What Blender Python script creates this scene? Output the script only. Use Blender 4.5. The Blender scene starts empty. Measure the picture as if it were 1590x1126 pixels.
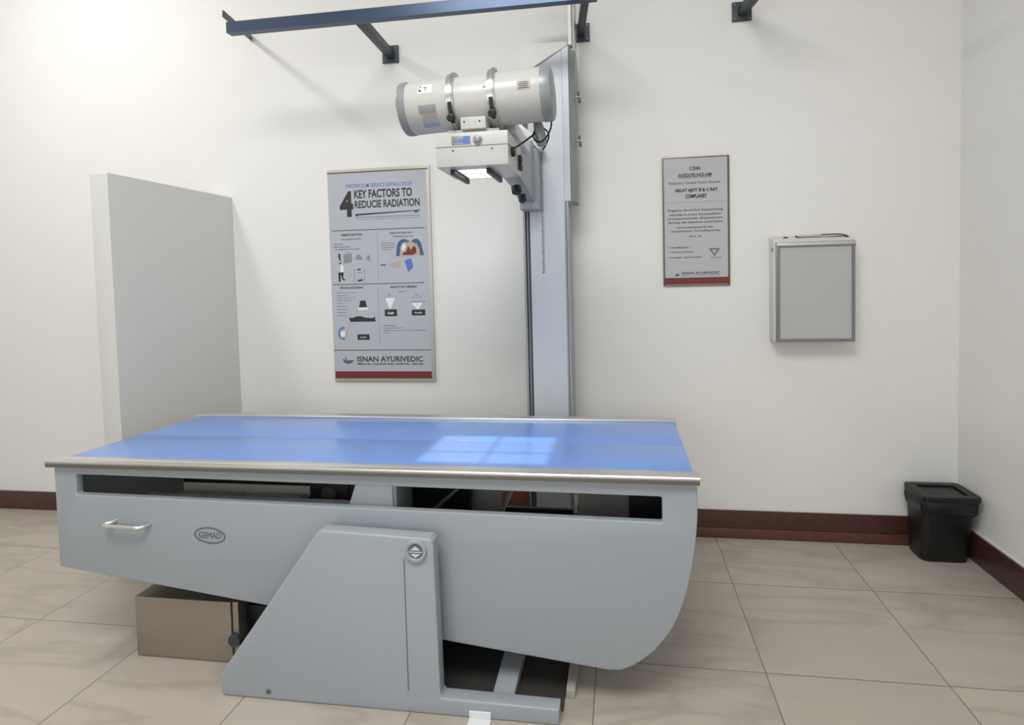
import bpy, bmesh, math, random
from mathutils import Vector, Matrix, geometry

S = bpy.context.scene
COL = S.collection

# ------------------------------------------------------------ camera
RX = Vector((0.98927867, 0.1441586, -0.02336675))
UP = Vector((0.01675733, 0.04689343, 0.99875933))
FW = Vector((-0.1450755, 0.98844287, -0.04397496))
cd = bpy.data.cameras.new('camera')
cam = bpy.data.objects.new('camera', cd)
COL.objects.link(cam)
m = Matrix(((RX.x, UP.x, -FW.x, 0.7794), (RX.y, UP.y, -FW.y, -3.1374), (RX.z, UP.z, -FW.z, 1.4156), (0, 0, 0, 1)))
cam.matrix_world = m
cd.sensor_width = 36.0
cd.lens = 881.57 / 1590 * 36.0
cd.shift_x = -39.0 / 1590
cd.shift_y = -88.45 / 1590
cd.clip_start = 0.02
S.camera = cam

# ------------------------------------------------------------ view, world, lights
S.view_settings.view_transform = 'Standard'
S.view_settings.look = 'None'
S.view_settings.gamma = 1.0
S.view_settings.exposure = 0.0
S.view_settings.use_curve_mapping = False

w = bpy.data.worlds.new('world')
S.world = w
w.use_nodes = True
w.node_tree.nodes['Background'].inputs[0].default_value = (0.75, 0.85, 1.0, 1)
w.node_tree.nodes['Background'].inputs[1].default_value = 1.0


def area(name, loc, direction, sx, sy, power, color):
    ld = bpy.data.lights.new(name, 'AREA')
    ld.shape = 'RECTANGLE'
    ld.size = sx
    ld.size_y = sy
    ld.energy = power
    ld.color = color
    o = bpy.data.objects.new(name, ld)
    COL.objects.link(o)
    o.location = loc
    o.rotation_euler = Vector(direction).to_track_quat('-Z', 'Y').to_euler()
    return o


area('ceiling_key_fill_light', (-2.40, -1.30, 3.86), (0, 0, -1), 0.40, 0.9, 38, (1.0, 0.99, 0.98))
area('ceiling_key_fill_light', (0.2, -3.2, 3.86), (0, 0, -1), 1.9, 1.4, 108, (1.0, 0.995, 0.985))  # unseen fill lamp, added to brighten the room beyond the key's reach
area('window_fill', (-0.3, -5.62, 1.75), (0, 1, 0), 2.5, 1.55, 30, (0.92, 0.96, 1.0))  # added fill from behind the viewer, entering as daylight through an unseen window


# ------------------------------------------------------------ materials
def lin(h):
    r = []
    for i in (0, 2, 4):
        c = int(h[i:i + 2], 16) / 255
        r.append(c / 12.92 if c <= 0.04045 else ((c + 0.055) / 1.055) ** 2.4)
    return (r[0], r[1], r[2], 1.0)


def mat(name, hexa, rough=0.5, metal=0.0, bump=0.0, bscale=60.0, var=0.0, vscale=6.0, coat=0.0, aniso=None, spec=0.5):
    mt = bpy.data.materials.new(name)
    mt.use_nodes = True
    nt = mt.node_tree
    b = nt.nodes['Principled BSDF']
    b.inputs['Base Color'].default_value = lin(hexa)
    b.inputs['Roughness'].default_value = rough
    b.inputs['Metallic'].default_value = metal
    b.inputs['Coat Weight'].default_value = coat
    b.inputs['Coat Roughness'].default_value = 0.08
    b.inputs['Specular IOR Level'].default_value = spec
    tc = nt.nodes.new('ShaderNodeTexCoord')
    mp = nt.nodes.new('ShaderNodeMapping')
    nt.links.new(tc.outputs['Object'], mp.inputs[0])
    if aniso:
        mp.inputs['Scale'].default_value = aniso
    if var > 0:
        n = nt.nodes.new('ShaderNodeTexNoise')
        n.inputs['Scale'].default_value = vscale
        n.inputs['Detail'].default_value = 5
        nt.links.new(mp.outputs[0], n.inputs['Vector'])
        mr = nt.nodes.new('ShaderNodeMapRange')
        mr.inputs['From Min'].default_value = 0.3
        mr.inputs['From Max'].default_value = 0.7
        mr.inputs['To Min'].default_value = 1 - var
        mr.inputs['To Max'].default_value = 1 + var
        nt.links.new(n.outputs[0], mr.inputs[0])
        hs = nt.nodes.new('ShaderNodeHueSaturation')
        hs.inputs['Color'].default_value = lin(hexa)
        nt.links.new(mr.outputs[0], hs.inputs['Value'])
        nt.links.new(hs.outputs[0], b.inputs['Base Color'])
    n2 = nt.nodes.new('ShaderNodeTexNoise')
    n2.inputs['Scale'].default_value = bscale
    n2.inputs['Detail'].default_value = 4
    nt.links.new(mp.outputs[0], n2.inputs['Vector'])
    if bump > 0:
        bp = nt.nodes.new('ShaderNodeBump')
        bp.inputs['Strength'].default_value = bump
        bp.inputs['Distance'].default_value = 0.002
        nt.links.new(n2.outputs[0], bp.inputs['Height'])
        nt.links.new(bp.outputs[0], b.inputs['Normal'])
    mr2 = nt.nodes.new('ShaderNodeMapRange')
    mr2.inputs['To Min'].default_value = max(0, rough - 0.05)
    mr2.inputs['To Max'].default_value = min(1, rough + 0.05)
    nt.links.new(n2.outputs[0], mr2.inputs[0])
    nt.links.new(mr2.outputs[0], b.inputs['Roughness'])
    return mt


def emis(name, hexa, strength):
    mt = bpy.data.materials.new(name)
    mt.use_nodes = True
    b = mt.node_tree.nodes['Principled BSDF']
    b.inputs['Base Color'].default_value = lin(hexa)
    b.inputs['Emission Color'].default_value = lin(hexa)
    b.inputs['Emission Strength'].default_value = strength
    return mt


def floor_material():
    mt = bpy.data.materials.new('floor_tile')
    mt.use_nodes = True
    nt = mt.node_tree
    N, L = nt.nodes, nt.links
    b = N['Principled BSDF']
    geo = N.new('ShaderNodeNewGeometry')
    sep = N.new('ShaderNodeSeparateXYZ')
    L.new(geo.outputs['Position'], sep.inputs[0])

    def M(op, a, c=None, c2=None):
        n = N.new('ShaderNodeMath')
        n.operation = op
        for i, v in enumerate((a, c, c2)):
            if v is None:
                continue
            if isinstance(v, (int, float)):
                n.inputs[i].default_value = v
            else:
                L.new(v, n.inputs[i])
        return n.outputs[0]
    u = M('DIVIDE', M('SUBTRACT', sep.outputs[0], 1.27), 0.6)
    v = M('DIVIDE', M('SUBTRACT', sep.outputs[1], -0.482), 0.6)
    fu = M('ABSOLUTE', M('SUBTRACT', M('FRACT', M('ADD', u, 0.5)), 0.5))
    fv = M('ABSOLUTE', M('SUBTRACT', M('FRACT', M('ADD', v, 0.5)), 0.5))
    d = M('MINIMUM', fu, fv)
    g = N.new('ShaderNodeMapRange')
    g.inputs['From Min'].default_value = 0.0016
    g.inputs['From Max'].default_value = 0.0036
    L.new(d, g.inputs[0])
    cid = N.new('ShaderNodeCombineXYZ')
    L.new(M('FLOOR', u), cid.inputs[0])
    L.new(M('FLOOR', v), cid.inputs[1])
    wn = N.new('ShaderNodeTexWhiteNoise')
    wn.noise_dimensions = '3D'
    L.new(cid.outputs[0], wn.inputs[0])
    # veins: stretched diagonal noise shifted per tile
    sc = N.new('ShaderNodeVectorMath')
    sc.operation = 'SCALE'
    sc.inputs['Scale'].default_value = 3.0
    L.new(wn.outputs['Color'], sc.inputs[0])
    ad = N.new('ShaderNodeVectorMath')
    ad.operation = 'ADD'
    L.new(geo.outputs['Position'], ad.inputs[0])
    L.new(sc.outputs[0], ad.inputs[1])
    mp = N.new('ShaderNodeMapping')
    mp.inputs['Rotation'].default_value = (0, 0, math.radians(-28))
    mp.inputs['Scale'].default_value = (0.45, 1.7, 1)
    L.new(ad.outputs[0], mp.inputs[0])
    nz = N.new('ShaderNodeTexNoise')
    nz.inputs['Scale'].default_value = 2.2
    nz.inputs['Detail'].default_value = 7
    nz.inputs['Distortion'].default_value = 0.35
    L.new(mp.outputs[0], nz.inputs['Vector'])
    vein = M('ABSOLUTE', M('SUBTRACT', nz.outputs[0], 0.5))
    vr = N.new('ShaderNodeMapRange')
    vr.inputs['From Min'].default_value = 0.0
    vr.inputs['From Max'].default_value = 0.045
    vr.inputs['To Min'].default_value = 0.0
    vr.inputs['To Max'].default_value = 1.0
    L.new(vein, vr.inputs[0])
    c1 = N.new('ShaderNodeMix')
    c1.data_type = 'RGBA'
    c1.inputs[6].default_value = lin('A2998E')
    c1.inputs[7].default_value = lin('AEA59A')
    L.new(vr.outputs[0], c1.inputs[0])
    nz2 = N.new('ShaderNodeTexNoise')
    nz2.inputs['Scale'].default_value = 5
    nz2.inputs['Detail'].default_value = 8
    L.new(mp.outputs[0], nz2.inputs['Vector'])
    hs = N.new('ShaderNodeHueSaturation')
    L.new(c1.outputs[2], hs.inputs['Color'])
    L.new(M('MULTIPLY_ADD', nz2.outputs[0], 0.22, 0.89), hs.inputs['Value'])
    gm = N.new('ShaderNodeMix')
    gm.data_type = 'RGBA'
    gm.inputs[6].default_value = lin('675D52')
    L.new(g.outputs[0], gm.inputs[0])
    L.new(hs.outputs[0], gm.inputs[7])
    L.new(gm.outputs[2], b.inputs['Base Color'])
    b.inputs['Roughness'].default_value = 0.32
    b.inputs['Specular IOR Level'].default_value = 0.45
    bp = N.new('ShaderNodeBump')
    bp.inputs['Distance'].default_value = 0.001
    bp.inputs['Strength'].default_value = 0.6
    L.new(g.outputs[0], bp.inputs['Height'])
    L.new(bp.outputs[0], b.inputs['Normal'])
    return mt


M_WALL = mat('wall_paint', 'E3E2DE', 0.75, bump=0.25, bscale=90, var=0.012, vscale=1.3)
M_PARTSHADE = mat('partition_shaded_paint', 'CFCFCB', 0.75, bump=0.25, bscale=90, var=0.012, vscale=1.3)  # wall paint darkened, puts the shade on the partition into its colour
M_FLOOR = floor_material()
M_BASE = mat('skirting_granite', '4A2E27', 0.35, var=0.18, vscale=40)
M_BASE2 = mat('skirting_strip', '5C3A30', 0.35, var=0.15, vscale=40)
M_GREY = mat('grey_enamel', '99A0A6', 0.38, bump=0.03, bscale=220, var=0.01, vscale=3)
M_GREY2 = mat('grey_enamel_light', 'C6CCD4', 0.38, bump=0.03, bscale=220, var=0.01)
M_INNER = mat('inner_steel', '9A9792', 0.6, var=0.05)
M_BLUE = mat('blue_laminate', '678DD0', 0.25, coat=0.2)
M_SEAM = mat('seam_dark', '2E4478', 0.6)
M_ALU = mat('aluminium', 'CFCECB', 0.34, metal=0.85, var=0.05, vscale=8, aniso=(0.3, 30, 30))
M_RAILREFL = mat('rail_reflection', '6F6C66', 0.4, metal=0.5)
M_FLOORSHADE = mat('floor_shade_dark', '34312E', 0.7)
M_GROOVE = mat('groove_grey', '6C7074', 0.5)
M_STEEL = mat('stainless', 'A39C90', 0.34, metal=0.75, var=0.06, vscale=3)
M_BLACK = mat('black_plastic', '101214', 0.42, bump=0.05)
M_BLACKM = mat('black_metal', '17191B', 0.4, metal=0.2)
M_BIN = mat('bin_plastic', '0A0A0B', 0.45, bump=0.06, bscale=120)
M_DARK = mat('dark_steel', '3E444A', 0.45, metal=0.3, var=0.08)
M_RAIL = mat('blue_grey_steel', '44536A', 0.3, metal=0.5, var=0.05, aniso=(0.2, 6, 6))
M_CREAM = mat('cream_enamel', 'BDBDB9', 0.3, bump=0.02, bscale=200)
M_CAP = mat('cap_grey', '8E9294', 0.35, metal=0.2)
M_WHITE = mat('white_enamel', 'DADCDD', 0.35)
M_STRAP = mat('strap_steel', 'B9B9B7', 0.28, metal=0.75)
M_SILVERLBL = mat('silver_label', '8C9094', 0.35, metal=0.5)
M_PAPER = mat('poster_sheet', 'B0B4BB', 0.5, var=0.01)
M_PAPER2 = mat('notice_sheet', 'B2B4B6', 0.5, var=0.01)
M_FRAME = mat('poster_frame', 'B9B6AD', 0.4, metal=0.2)
M_BRONZE = mat('bronze_edge', '6A5845', 0.4, metal=0.3)
M_INK = mat('ink_dark', '2E2D2C', 0.7)
M_INK2 = mat('ink_grey', '5F6266', 0.7)
M_INKBLUE = mat('ink_blue', '5878B8', 0.7)
M_INKBLUE2 = mat('ink_deep_blue', '3F5F86', 0.7)
M_INKRED = mat('ink_red', '702A2C', 0.6)
M_INKTAN = mat('ink_tan', 'B5A794', 0.7)
M_INKWHITE = mat('ink_white', 'E6E6E4', 0.7)
M_SCREEN = mat('viewer_screen', 'B2B3B3', 0.3, var=0.01)
M_VBOX = mat('viewer_body', 'D3D0C9', 0.5)
M_VFRAME = mat('viewer_frame', '85888A', 0.35, metal=0.7)
M_GLOW = bpy.data.materials.new('lit_window')
M_GLOW.use_nodes = True
_n = M_GLOW.node_tree
_n.nodes.remove(_n.nodes['Principled BSDF'])
_e, _t, _a = _n.nodes.new('ShaderNodeEmission'), _n.nodes.new('ShaderNodeBsdfTransparent'), _n.nodes.new('ShaderNodeAddShader')
_e.inputs[0].default_value = lin('FFF4E6')
_e.inputs[1].default_value = 0.55
_n.links.new(_e.outputs[0], _a.inputs[0])
_n.links.new(_t.outputs[0], _a.inputs[1])
_n.links.new(_a.outputs[0], _n.nodes['Material Output'].inputs[0])
M_WOOD = mat('brown_board', '5E3A2C', 0.5, var=0.15, vscale=10)
M_CABLE = mat('cable_black', '1A1A1B', 0.5)
M_SHADEGREY = mat('tray_grey', 'A8A49C', 0.5)


# ------------------------------------------------------------ geometry helpers
def bevel(bm, geom_edges, r, seg=3):
    if r > 0 and geom_edges:
        bmesh.ops.bevel(bm, geom=geom_edges, offset=r, segments=seg, profile=0.5, affect='EDGES', clamp_overlap=True)


class MB:
    """collects solids in world coordinates, then links them as one mesh"""
    def __init__(self):
        self.bm = bmesh.new()

    def _merge(self, b):
        me = bpy.data.meshes.new('tmp')
        b.to_mesh(me)
        b.free()
        self.bm.from_mesh(me)
        bpy.data.meshes.remove(me)
        return self

    def box(self, x0, x1, y0, y1, z0, z1, r=0.0, seg=3):
        b = bmesh.new()
        bmesh.ops.create_cube(b, size=1)
        for v in b.verts:
            v.co = Vector(((x0 + x1) / 2 + v.co.x * (x1 - x0), (y0 + y1) / 2 + v.co.y * (y1 - y0), (z0 + z1) / 2 + v.co.z * (z1 - z0)))
        bevel(b, b.edges[:], r, seg)
        return self._merge(b)

    def hexa(self, pts, r=0.0):
        """8 points: bottom four (ccw from above) then top four"""
        b = bmesh.new()
        vs = [b.verts.new(p) for p in pts]
        for f in ((3, 2, 1, 0), (4, 5, 6, 7), (0, 1, 5, 4), (1, 2, 6, 5), (2, 3, 7, 6), (3, 0, 4, 7)):
            b.faces.new([vs[i] for i in f])
        bmesh.ops.recalc_face_normals(b, faces=b.faces[:])
        bevel(b, b.edges[:], r)
        return self._merge(b)

    def plate(self, outer, holes, y0, y1, r=0.0, axis='y', seg=3):
        """extrudes a 2-D outline (with holes); axis y: outline is (x, z); axis x: (y, z); axis z: (x, y)"""
        def P(p, d):
            return {'y': (p[0], d, p[1]), 'x': (d, p[0], p[1]), 'z': (p[0], p[1], d)}[axis]
        loops = [outer] + list(holes)
        flat = [p for l in loops for p in l]
        tris = geometry.tessellate_polygon([[Vector((p[0], p[1], 0)) for p in l] for l in loops])
        b = bmesh.new()
        A = [b.verts.new(P(p, y0)) for p in flat]
        B = [b.verts.new(P(p, y1)) for p in flat]
        if holes:
            for t in tris:
                try:
                    b.faces.new([A[i] for i in t])
                    b.faces.new([B[i] for i in reversed(t)])
                except ValueError:
                    pass
        else:
            b.faces.new(A)
            b.faces.new(B[::-1])
        k = 0
        rim = []
        for l in loops:
            n = len(l)
            for i in range(n):
                a, c = k + i, k + (i + 1) % n
                b.faces.new([A[a], A[c], B[c], B[a]])
                rim += [(A[a], A[c]), (B[a], B[c])]
            k += n
        bmesh.ops.recalc_face_normals(b, faces=b.faces[:])
        if r > 0:
            es = [b.edges.get(e) for e in rim]
            bevel(b, [e for e in es if e], r, seg)
        return self._merge(b)

    def rod(self, p, q, r, r2=None, n=20, cap=True):
        p, q = Vector(p), Vector(q)
        d = (q - p)
        rot = d.to_track_quat('Z', 'Y').to_matrix().to_4x4()
        b = bmesh.new()
        bmesh.ops.create_cone(b, cap_ends=cap, segments=n, radius1=r, radius2=r if r2 is None else r2, depth=d.length,
                              matrix=Matrix.Translation((p + q) / 2) @ rot)
        return self._merge(b)

    def lathe(self, p, axis, prof, n=48):
        """prof: list of (distance along axis, radius)"""
        axis = Vector(axis).normalized()
        rot = axis.to_track_quat('Z', 'Y').to_matrix()
        b = bmesh.new()
        rings = []
        for (h, r) in prof:
            if r < 1e-6:
                rings.append([b.verts.new(Vector(p) + axis * h)])
            else:
                rings.append([b.verts.new(Vector(p) + rot @ Vector((r * math.cos(t), r * math.sin(t), h)))
                              for t in [2 * math.pi * i / n for i in range(n)]])
        for A, B in zip(rings, rings[1:]):
            for i in range(n):
                j = (i + 1) % n
                if len(A) == 1 and len(B) == 1:
                    continue
                if len(A) == 1:
                    b.faces.new([A[0], B[j], B[i]])
                elif len(B) == 1:
                    b.faces.new([A[i], A[j], B[0]])
                else:
                    b.faces.new([A[i], A[j], B[j], B[i]])
        bmesh.ops.recalc_face_normals(b, faces=b.faces[:])
        return self._merge(b)

    def tube(self, pts, r, n=10, smooth=6):
        P = [Vector(p) for p in pts]
        if smooth and len(P) > 2:
            Q = []
            ext = [P[0] * 2 - P[1]] + P + [P[-1] * 2 - P[-2]]
            for i in range(1, len(ext) - 2):
                a, b_, c, d = ext[i - 1:i + 3]
                for s in range(smooth):
                    t = s / smooth
                    Q.append(0.5 * ((2 * b_) + (c - a) * t + (2 * a - 5 * b_ + 4 * c - d) * t * t + (3 * b_ - a - 3 * c + d) * t ** 3))
            Q.append(P[-1])
            P = Q
        b = bmesh.new()
        rings = []
        up = None
        for i, p in enumerate(P):
            t = (P[min(i + 1, len(P) - 1)] - P[max(i - 1, 0)]).normalized()
            if up is None:
                up = t.orthogonal().normalized()
            up = (up - t * up.dot(t)).normalized()
            s = t.cross(up)
            rings.append([b.verts.new(p + (up * math.cos(a) + s * math.sin(a)) * r) for a in [2 * math.pi * k / n for k in range(n)]])
        for A, B in zip(rings, rings[1:]):
            for i in range(n):
                j = (i + 1) % n
                b.faces.new([A[i], A[j], B[j], B[i]])
        b.faces.new(rings[0][::-1])
        b.faces.new(rings[-1])
        bmesh.ops.recalc_face_normals(b, faces=b.faces[:])
        return self._merge(b)

    def strap(self, p, axis, r0, r1, a0, a1, w_, n=40):
        """band of a cylinder shell between two angles; used for labels and straps"""
        axis = Vector(axis).normalized()
        e1 = Vector((0, -1, 0))
        e1 = (e1 - axis * e1.dot(axis)).normalized()
        e2 = axis.cross(e1)
        if e2.z < 0:
            e2 = -e2
        b = bmesh.new()
        rows = []
        full = abs(a1 - a0) >= 2 * math.pi - 1e-3
        for i in range(n + (0 if full else 1)):
            a = a0 + (a1 - a0) * i / n
            d = e1 * math.cos(a) + e2 * math.sin(a)
            rows.append([b.verts.new(Vector(p) + d * rr + axis * h) for rr, h in ((r0, -w_ / 2), (r1, -w_ / 2), (r1, w_ / 2), (r0, w_ / 2))])
        cnt = len(rows)
        for i in range(cnt if full else cnt - 1):
            A, B = rows[i], rows[(i + 1) % cnt]
            for k in range(4):
                b.faces.new([A[k], A[(k + 1) % 4], B[(k + 1) % 4], B[k]])
        if not full:
            b.faces.new(rows[0])
            b.faces.new(rows[-1][::-1])
        bmesh.ops.recalc_face_normals(b, faces=b.faces[:])
        return self._merge(b)

    def text(self, s, x0, x1, z0, z1, y, bold=0.0, depth=0.0004, slope=0.0):
        """lettering on a plane facing -y, stretched to fit the rectangle"""
        cu = bpy.data.curves.new('t', 'FONT')
        cu.body = s
        cu.size = 1
        cu.offset = bold
        cu.resolution_u = 3
        cu.extrude = 0.0
        o = bpy.data.objects.new('t', cu)
        COL.objects.link(o)
        dg = bpy.context.evaluated_depsgraph_get()
        me = bpy.data.meshes.new_from_object(o.evaluated_get(dg))
        bpy.data.objects.remove(o)
        bpy.data.curves.remove(cu)
        xs = [v.co.x for v in me.vertices]
        ys = [v.co.y for v in me.vertices]
        ax, bx, ay, by = min(xs), max(xs), min(ys), max(ys)
        b = bmesh.new()
        b.from_mesh(me)
        bpy.data.meshes.remove(me)
        for v in b.verts:
            u_ = (v.co.x - ax) / (bx - ax)
            v_ = (v.co.y - ay) / (by - ay)
            v.co = Vector((x0 + u_ * (x1 - x0), y, z0 + v_ * (z1 - z0)))
        r = bmesh.ops.extrude_face_region(b, geom=b.faces[:])
        for e in r['geom']:
            if isinstance(e, bmesh.types.BMVert):
                e.co.y -= depth
        bmesh.ops.recalc_face_normals(b, faces=b.faces[:])
        return self._merge(b)

    def build(self, name, material, parent=None, sharp=35, mats=None):
        bm = self.bm
        o_loc = parent_world(parent) if parent else Vector((0, 0, 0))
        if parent is None:
            pass
        for v in bm.verts:
            v.co -= o_loc
        for f in bm.faces:
            f.smooth = True
        for e in bm.edges:
            if len(e.link_faces) == 2:
                e.smooth = e.calc_face_angle(0) < math.radians(sharp)
            else:
                e.smooth = False
        me = bpy.data.meshes.new(name)
        bm.to_mesh(me)
        bm.free()
        me.materials.append(material)
        o = bpy.data.objects.new(name, me)
        COL.objects.link(o)
        if parent:
            o.parent = parent
        return o


def parent_world(p):
    v = Vector(p.location)
    while p.parent:
        p = p.parent
        v += Vector(p.location)
    return v


def tag(o, label=None, cat=None, group=None, kind=None):
    for k, v in (('label', label), ('category', cat), ('group', group), ('kind', kind)):
        if v:
            o[k] = v
    return o


def thing(name, loc, label, cat, group=None):
    o = bpy.data.objects.new(name, None)
    o.empty_display_size = 0.1
    COL.objects.link(o)
    o.location = loc
    return tag(o, label, cat, group)


def struct(name, mb, m_, label=None):
    return tag(mb.build(name, m_), label, None, None, 'structure')


# ------------------------------------------------------------ room shell
XL, XR, YF, H = -3.9, 2.471, -5.5, 4.0
struct('floor', MB().box(XL - .1, XR + .1, YF - .1, .1, -.1, 0), M_FLOOR, 'beige veined floor tiles with thin dark joints')
struct('ceiling', MB().box(XL - .1, XR + .1, YF - .1, .1, H, H + .1), M_WALL, 'plain white ceiling')
struct('wall_back', MB().box(XL - .1, XR + .1, 0, .1, 0, H), M_WALL, 'off-white plastered wall behind the table')
struct('wall_right', MB().box(XR, XR + .1, YF, 0, 0, H), M_WALL, 'off-white wall at the right beside the bin')
struct('wall_left', MB().box(XL - .1, XL, YF, 0, 0, H), M_WALL)
struct('wall_front', MB().plate([(XL, 0), (XR, 0), (XR, H), (XL, H)], [[(-1.6, .95), (1.0, .95), (1.0, 2.55), (-1.6, 2.55)]], YF - .1, YF), M_WALL)
wf = MB()
for a in ((-1.6, -1.54, .95, 2.55), (.94, 1.0, .95, 2.55), (-.33, -.27, .95, 2.55)):
    wf.box(a[0], a[1], YF - .08, YF - .02, a[2], a[3], .004)
for z in (.95, 2.49):
    wf.box(-1.6, 1.0, YF - .08, YF - .02, z, z + .06, .004)
struct('fill_window_1', wf, M_WHITE)  # unseen window, added as the opening for the fill daylight
# low partition, its free front edge rounded
pt_ = MB()
pt_.plate([(-1.518, 0), (-1.637, -.722), (-1.735, -.716), (-1.748, -.708), (-1.753, -.695), (-1.640, 0)], [], 0, 1.97, .006, axis='z')
for v in pt_.bm.verts:
    if v.co.z > 1.9:
        v.co.z += -.012 + .024 * (-v.co.y / .72)
struct('wall_partition', pt_, M_PARTSHADE, 'low free-ended partition wall left of the table')
struct('baseboard_back', MB().box(XL, -1.655, -.014, 0, 0, .118, .002), M_BASE, 'dark brown skirting left of the partition')
struct('baseboard_back', MB().box(-1.51, XR, -.012, 0, .056, .152, .002), M_BASE, 'dark brown skirting along the back wall')
struct('trim_1', MB().box(-1.51, XR, -.016, 0, 0, .055, .002), M_BASE2, 'lighter brown strip under the back skirting')
struct('baseboard_right', MB().box(XR - .014, XR, YF, -.017, 0, .140, .002), M_BASE, 'dark brown skirting on the right wall')
struct('trim_2', MB().box(XR - .007, XR, YF, -.017, .1405, .150, .001), M_WALL, 'pale plaster ledge over the right skirting')
for i, (x, y, sx, sy) in enumerate(((-2.40, -1.30, .46, .98), (.2, -3.2, 1.98, 1.48))):
    t = thing('ceiling_key_fill_lamp', (x, y, 3.9), ('slim ceiling lamp high over the left side', 'broad added fill lamp on the ceiling, out of view')[i], 'lamp')
    MB().plate([(x - sx / 2, y - sy / 2), (x + sx / 2, y - sy / 2), (x + sx / 2, y + sy / 2), (x - sx / 2, y + sy / 2)],
               [[(x - sx / 2 + .015, y - sy / 2 + .015), (x + sx / 2 - .015, y - sy / 2 + .015), (x + sx / 2 - .015, y + sy / 2 - .015), (x - sx / 2 + .015, y + sy / 2 - .015)]],
               3.87, 4.0, .002, axis='z').build('housing', M_WHITE, t)

# ------------------------------------------------------------ x-ray table
T = thing('examination_table', (-.17, -.93, 0), 'large grey radiography table with blue two-board top and slotted front', 'table')
YT = -1.31
outline = [(-1.348, .760), (-1.348, .371), (-.507, .271), (.185, .185), (.60, .139), (.722, .126), (.762, .129), (.800, .146), (.838, .173),
           (.872, .204), (.903, .243), (.928, .280), (.948, .322), (.966, .372), (.979, .420), (.991, .475), (1.001, .535), (1.008, .60), (1.012, .66), (1.012, .757)]
slot = [(-1.249, .729), (-1.254, .724), (-1.258, .657), (-1.253, .652), (.897, .629), (.902, .634), (.901, .708), (.896, .713)]
MB().plate(outline, [slot], YT, YT + .032, .005).build('front_panel', M_GREY, T)
# back panel with two openings
ob = [(-1.348, .760), (-1.348, .371), (-.507, .271), (.185, .185), (.60, .139), (.722, .126), (.762, .129), (.838, .173), (.903, .243), (.948, .322),
      (.979, .420), (1.001, .535), (1.012, .66), (1.012, .757)]
MB().plate(ob, [[(-.21, .735), (-.21, .34), (.66, .34), (.66, .735)]], -.565, -.545, .003).build('back_panel', M_INNER, T)
MB().box(-1.348, -1.33, YT + .032, -.565, .374, .757, .003).build('end_panel', M_GREY, T)
ep = MB()
prev = None
arc = [(1.012, .757), (1.010, .64), (1.000, .535), (.978, .420), (.947, .322), (.902, .243), (.837, .175)]
ins = [(a - .014, b + .003) for a, b in arc]
ep.plate([(a - .003, b) for a, b in arc] + ins[::-1], [], YT + .033, -.566, 0)
ep.build('end_panel', M_GREY, T)
# top
MB().box(-1.345, 1.008, -1.268, -.598, .735, .762, .002).build('top_frame', M_INNER, T)
for (a, b_) in ((-1.262, -.952), (-.9485, -.602)):
    MB().plate([(-1.338 if a < -1 else -1.325, a), (1.006, a), (1.006, b_), (-1.325 if a < -1 else -1.30, b_)], [], .762, .779, .002, axis='z').build('tabletop_board', M_BLUE, T)
MB().box(-1.335, 1.005, -.9519, -.9486, .7625, .7775, 0).build('board_seam', M_SEAM, T)
rail = MB()
prof = [(-1.327, .759), (-1.327, .7655), (-1.3235, .767), (-1.3235, .770), (-1.327, .7715), (-1.327, .780), (-1.324, .7835), (-1.305, .7835), (-1.303, .7815), (-1.300, .7835),
        (-1.266, .7835), (-1.264, .781), (-1.264, .759)]
rail.plate(prof, [], -1.366, 1.019, 0, axis='x')
rail.build('side_rail', M_ALU, T)
MB().box(-1.342, 1.016, -.600, -.540, .759, .7855, .003).build('side_rail', M_ALU, T)
MB().box(-1.364, 1.017, -1.3290, -1.3225, .7600, .7745, .0008).build('rail_reflection', M_RAILREFL, T)  # dark strip paints the floor's reflection onto the rail face
# handle
hd = MB()
hd.tube([(-1.092, -1.306, .560), (-1.100, -1.325, .557), (-1.113, -1.340, .5535), (-1.09, -1.346, .5525), (-1.04, -1.346, .551), (-.995, -1.346, .5495),
         (-.975, -1.344, .549), (-.962, -1.335, .549), (-.955, -1.322, .5495), (-.952, -1.306, .550)], .0082, 12, 5)
hd.build('pull_handle', M_ALU, T)
# oval badge
bd = MB()
def ell(cx, cz, a, c, n=40):
    return [(cx + a * math.cos(2 * math.pi * i / n), cz + c * math.sin(2 * math.pi * i / n) - .05 * a * math.cos(2 * math.pi * i / n)) for i in range(n)]
bd.plate(ell(-.709, .519, .062, .030), [ell(-.709, .519, .057, .0255)], YT - .0016, YT + .001, 0)
bd.text('GEMAD', -.753, -.664, .508, .531, YT - .0002, .0, .0012)
badge = bd.build('oval_badge', M_INK2, T)
# support panel with foot
sp = MB()
so = [(-.607, .0), (.565, .0), (.565, .052), (.182, .057), (.174, .066), (.1655, .578), (.155, .588), (-.222, .6005), (-.234, .594), (-.6145, .078), (-.617, .066), (-.614, .008)]
sp.plate(so, [], -1.407, -1.352, .0065)
sp.build('support_panel', M_GREY, T)
MB().box(.0655, .0685, -1.4082, -1.4065, .075, .52, 0).build('fold_line', M_INK2, T)
MB().rod((.06, -1.36, .46), (.06, -1.30, .46), .06, None, 32).build('pivot_hub', M_DARK, T)
em = MB()
em.lathe((.109, -1.405, .548), (0, -1, 0), [(0, .0375), (.009, .0370), (.0125, .0345), (.0125, .0275), (.008, .0245), (.008, 0)], 48)
emo = em.build('limit_dial', M_GREY, T)
MB().lathe((.109, -1.4125, .548), (0, -1, 0), [(0, .0235), (.0015, .0235), (.0015, 0)], 40).build('dial_face', M_INK2, emo)
ar = MB()
ar.plate([(.109 - .017, .552), (.109 + .017, .552), (.109, .565)], [], -1.4155, -1.4142, 0)
ar.plate([(.109 - .017, .540), (.109 + .017, .540), (.109, .527)], [], -1.4155, -1.4142, 0)
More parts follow.
